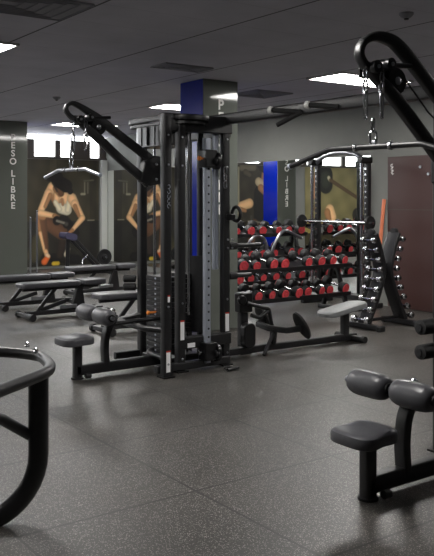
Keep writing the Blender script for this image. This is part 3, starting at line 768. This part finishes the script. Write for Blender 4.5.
MB().cyl((7.88, 15.0, .34), (7.88, 14.86, .34), .025).build('plate_peg', M['chrome'], pb)

def pole(label, x, y, h):
    t = thing('chrome_pole', label, 'pole', (x, y, 0))
    MB().cyl((x, y, .02), (x, y, h), .018).build('shaft', M['steel'], t)
    MB().lathe([(.062, 0), (.062, .012), (.03, .025), (.022, .05)], (x, y, 0), (x, y, .05)).build('base', M['iron'], t)
    MB().lathe([(.021, 0), (.024, .01), (.02, .03), (.006, .036)], (x, y, h - .01), (x, y, h + .03), 14).build('tip', M['chrome'], t)
pole('shorter thin chrome pole standing right next to the grey lettered column', 6.44, 15.4, 1.16)
pole('taller thin chrome pole in front of the mural of the seated lifter', 6.58, 15.4, 1.30)

# ------------------------------------------------------------------ dumbbells and racks
TILT = math.radians(14)
def db_proto(R=.068, L=.35, hl=.095):
    t = thing('dumbbell', 'x', 'dumbbell', (0, 0, 0), local=True)
    for s_ in (-1, 1):
        y0, y1 = s_ * (L / 2), s_ * (L / 2 - hl)
        hd = MB().lathe([(R * .86, 0), (R, .006), (R, hl - .022), (R * .86, hl - .01), (R * .5, hl)], (0, y0, R), (0, y1, R), 24).build('weight_head', M['rubber'], t)
        MB().lathe([(.002, -.004), (R * .30, -.004), (R * .34, -.001), (R * .60, -.001), (R * .66, -.005), (R * .86, -.005), (R * .91, .004), (R * .3, .006)], (0, y0, R), (0, y1, R), 24).build('end_cap', M['red'], hd)
    MB().lathe([(.015, 0), (.015, .01), (.0185, (L / 2 - hl)), (.015, L - 2 * hl - .01), (.015, L - 2 * hl)], (0, -(L / 2 - hl), R), (0, L / 2 - hl, R), 14).build('handle', M['chrome'], t)
    return t
PROTO = None
def place_db(x, y, z, label, group, sc=1.0, rx=TILT, rz=0.0):
    global PROTO
    if PROTO is None:
        PROTO = db_proto(); o = PROTO; o['label'] = label; o['group'] = group; o.location = (x, y, z); o.scale = (sc,) * 3
    else: o = dup(PROTO, (x, y, z), 0, label, group, sc)
    o.rotation_euler = (rx, 0, rz)
    return o
def rack(label, x0, x1, yf, tiers, depth, arches, group, desc, seedv, gaps=()):
    t = thing('dumbbell_rack', label, 'dumbbell rack', ((x0 + x1) / 2, yf + depth / 2, 0))
    ct, st = math.cos(TILT), math.sin(TILT)
    rnd = random.Random(seedv)
    for zi, z in enumerate(tiers):
        s = MB(); rot = Matrix.Rotation(TILT, 3, 'X')
        def P(u, w): return (0, yf + u * ct - w * st, z + u * st + w * ct)
        c0 = P(depth / 2, 0)
        s.box(((x0 + x1) / 2, c0[1], c0[2]), (x1 - x0, depth, .014), rot)
        c1 = P(0, .012); s.box(((x0 + x1) / 2, c1[1], c1[2]), (x1 - x0, .014, .055), rot)
        c2 = P(depth, .02); s.box(((x0 + x1) / 2, c2[1], c2[2]), (x1 - x0, .014, .06), rot)
        s.build('shelf', M['black'], t)
        n = int((x1 - x0 - .06) / .212)
        for k in range(n):
            if (zi, k) in gaps: continue
            x = x0 + .13 + k * (x1 - x0 - .26) / (n - 1) + rnd.uniform(-.012, .012)
            sc = rnd.choice((.92, 1.0, 1.06, 1.10)); b = P(depth / 2 - .02 + rnd.uniform(-.012, .012), .0085)
            place_db(x, b[1], b[2], 'red-capped black dumbbell, %s from the left on the %s shelf of the %s' % (ORD[k], desc[zi], label.split(',')[0]), group, sc, rz=rnd.uniform(-.16, .16))
    ztop = tiers[-1] + .12
    for x in (x0 + .05, x1 - .05):
        f = MB()
        f.sweep([(x, yf + .02, .06), (x, yf + depth * .62, ztop)], sq(.06, .05), (1, 0, 0))
        f.sweep([(x, yf + depth + .06, .06), (x, yf + depth * .66, ztop - .02)], sq(.06, .05), (1, 0, 0))
        o = f.build('side_frame', M['black'], t)
        MB().sweep([(x, yf - .08, .03), (x, yf + depth + .14, .03)], sq(.06, .07), (0, 0, 1)).build('floor_foot', M['black'], o)
    for pts in arches:
        MB().tube(spline(pts, 5), .024, 12).build('bent_tube', M['steel'], t)
    return t
rack('front dumbbell rack, long and two-tiered, behind the low row seat', 6.0, 7.97, 7.9, (.245, .635), .42, [], 'dumbbells on the front rack', ('lower', 'upper'), 3, gaps=((1, 4), (0, 0)))
rack('rear dumbbell rack, three-tiered with bent steel tubes against the mirror', 7.12, 8.62, 9.5, (.27, .64, .99), .42,
     [[(7.36, 9.44, .84), (7.44, 9.42, .96), (7.54, 9.42, .995), (7.66, 9.42, .96), (7.73, 9.43, .84), (7.75, 9.46, .72)],
      [(7.86, 9.46, .72), (7.88, 9.43, .84), (7.95, 9.42, .97), (8.04, 9.42, 1.05), (8.14, 9.42, 1.06), (8.45, 9.44, .94)]],
     'dumbbells on the rear rack', ('lower', 'middle', 'top'), 8, gaps=((2, 6),))

# hourglass dumbbell tree with small chrome dumbbells
tw = thing('dumbbell_tree', 'black hourglass-shaped dumbbell tree in front of the maroon door', 'dumbbell rack', (7.38, 6.75, 0))
YT = 6.75
def legx(side, z):
    q = (z - .70) / .62 if z < .70 else (z - .70) / .45
    w = .055 + (.27 if z < .70 else .15) * min(1, abs(q)) ** 1.35
    return 7.37 + side * w
zs = [.06 + i * (1.14 - .06) / 16 for i in range(17)]
for side in (-1, 1):
    MB().sweep([(legx(side, z), YT, z) for z in zs], rrect(.19, .055, .02, 4), (0, 1, 0)).build('curved_upright', M['black'], tw)
    MB().lathe([(.02, 0), (.05, .004), (.05, .05), (.02, .056)], (legx(side, 1.14) - .03, YT, 1.15), (legx(side, 1.14) + .03, YT, 1.15), 18).build('top_cap', M['rubber'], tw)
    fx = legx(side, .06)
    f = MB().sweep([(fx, YT - .27, .04), (fx, YT + .27, .04)], sq(.065, .08), (0, 0, 1)).build('floor_foot', M['black'], tw)
    for s_ in (-1, 1): MB().box((fx, YT + s_ * .26, .035), (.10, .07, .07)).build('rubber_end', M['rubber'], f, bevel=.015)
MB().span((7.32, YT - .03, .64), (7.42, YT + .03, .78)).build('centre_joint', M['blackgloss'], tw, bevel=.012)
MB().tube([(7.10, YT, .10), (7.64, YT, .10)], .02).build('lower_tie', M['black'], tw)
cd = None
for side in (-1, 1):
    for k in range(9):
        z = .13 + k * .118; lx = legx(side, z)
        R = .045 - .0012 * k
        cx = lx + side * (.0275 + R + .022); zz = z
        peg = MB()
        for dy in (-.045, .045): peg.tube([(lx + side * .015, YT + dy, zz - .030), (cx, YT + dy, zz - .030), (cx + side * .028, YT + dy, zz - .004)], (.007), 8)
        peg.cyl((cx, YT - .045, zz - .030), (cx, YT + .045, zz - .030), .006, seg=8)
        peg.build('cradle', M['iron'], tw)
        lab = 'small chrome dumbbell, %s from the bottom on the %s side of the hourglass tree' % (ORD[k], 'left' if side < 0 else 'right')
        if cd is None:
            cd = thing('dumbbell', lab, 'dumbbell', (cx, YT, zz - .023), local=True, group='chrome dumbbells on the hourglass tree')
            for s_ in (-1, 1):
                hd = MB().lathe([(.02, 0), (.036, .006), (.042, .014), (.042, .05), (.036, .058), (.016, .062)], (0, s_ * .135, .015), (0, s_ * .05, .015), 16).build('weight_head', M['chrome'], cd)
                MB().lathe([(.002, -.003), (.020, -.003), (.022, .002)], (0, s_ * .135, .015), (0, s_ * .05, .015), 16).build('end_cap', M['blackgloss'], hd)
            MB().cyl((0, -.08, .015), (0, .08, .015), .014, seg=14).build('handle', M['chrome'], cd)
        else: dup(cd, (cx, YT, zz - .023), 0, lab, None, 1.0 - .02 * k)

# ------------------------------------------------------------------ smith machine before the mirror
sm = thing('smith_machine', 'black and chrome smith machine standing before the mirror', 'gym machine', (8.3, 8.38, 0))
for y in (7.93, 8.95):
    u = MB(); u.sweep([(8.34, y, .05), (8.34, y, 2.12)], sq(.075), (1, 0, 0)); u.mark()
    for i in range(22): u.cyl((8.301, y - .0, .3 + i * .08), (8.297, y - .0, .3 + i * .08), .016, seg=10)
    u.build('perforated_upright', M['black'], sm, m2=M['chrome'])
    r = MB().cyl((8.22, y, .08), (8.22, y, 2.12), .024).build('guide_rod', M['chrome'], sm)
    MB().span((8.02, y - .04, .0), (8.62, y + .04, .07)).build('base_foot', M['black'], sm, bevel=.012)
    MB().span((8.17, y - .05, 2.06), (8.40, y + .05, 2.15)).build('top_bracket', M['blackgloss'], sm, bevel=.015)
    MB().lathe([(.03, 0), (.05, .004), (.05, .06), (.03, .064)], (8.22, y, 1.19), (8.22, y, 1.27), 18).build('bearing', M['iron'], sm)
MB().tube(spline([(8.28, 7.93, 2.08), (8.28, 8.10, 2.19), (8.28, 8.44, 2.235), (8.28, 8.75, 2.19), (8.28, 8.95, 2.08)], 6), .035).build('arched_top', M['steel'], sm)
MB().span((8.31, 7.93, .10), (8.37, 8.95, .18)).build('rear_tie', M['black'], sm, bevel=.01)
bb = thing('barbell', 'steel barbell carried across the smith machine', 'barbell', (8.17, 8.38, 1.225))
MB().cyl((8.165, 7.66, 1.225), (8.165, 9.20, 1.225), .016).build('bar', M['chrome'], bb)
for y in (7.70, 9.10):
    MB().lathe([(.02, 0), (.092, 0), (.098, .008), (.098, .028), (.085, .034), (.04, .034), (.02, .04)], (8.165, y, 1.225), (8.165, y + .05, 1.225), 28).build('weight_plate', M['rubber'], bb)

# leaning orange stick
sk = MB().sweep(spline([(8.52, 7.98, .005), (8.60, 7.985, .5), (8.68, 7.995, 1.0), (8.757, 8.0, 1.55)], 5), [(.034 * math.cos(q), .016 * math.sin(q)) for q in [i * PI / 6 for i in range(12)]], (0, 1, 0)).build('wooden_stick', M['salmon'])
tag(sk, 'long orange stick leaning on the grey wall beside the maroon door', 'stick')

# ------------------------------------------------------------------ light, world and camera
w = bpy.data.worlds.new('world'); SC.world = w; w.use_nodes = True
w.node_tree.nodes['Background'].inputs[0].default_value = (.6, .7, .9, 1); w.node_tree.nodes['Background'].inputs[1].default_value = .05
cam = bpy.data.cameras.new('camera'); co = bpy.data.objects.new('camera', cam); COL.objects.link(co)
co.location = (0, 0, H); co.rotation_euler = (PI / 2, 0, -math.radians(35.8))
cam.sensor_fit = 'VERTICAL'; cam.sensor_height = 24; cam.lens = 801 / 556 * 24
cam.shift_y = -80 / 556; cam.clip_start = .05
SC.camera = co
vs = SC.view_settings
vs.view_transform = 'Standard'; vs.look = 'None'; vs.gamma = 1; vs.use_curve_mapping = False
vs.exposure = 0.84
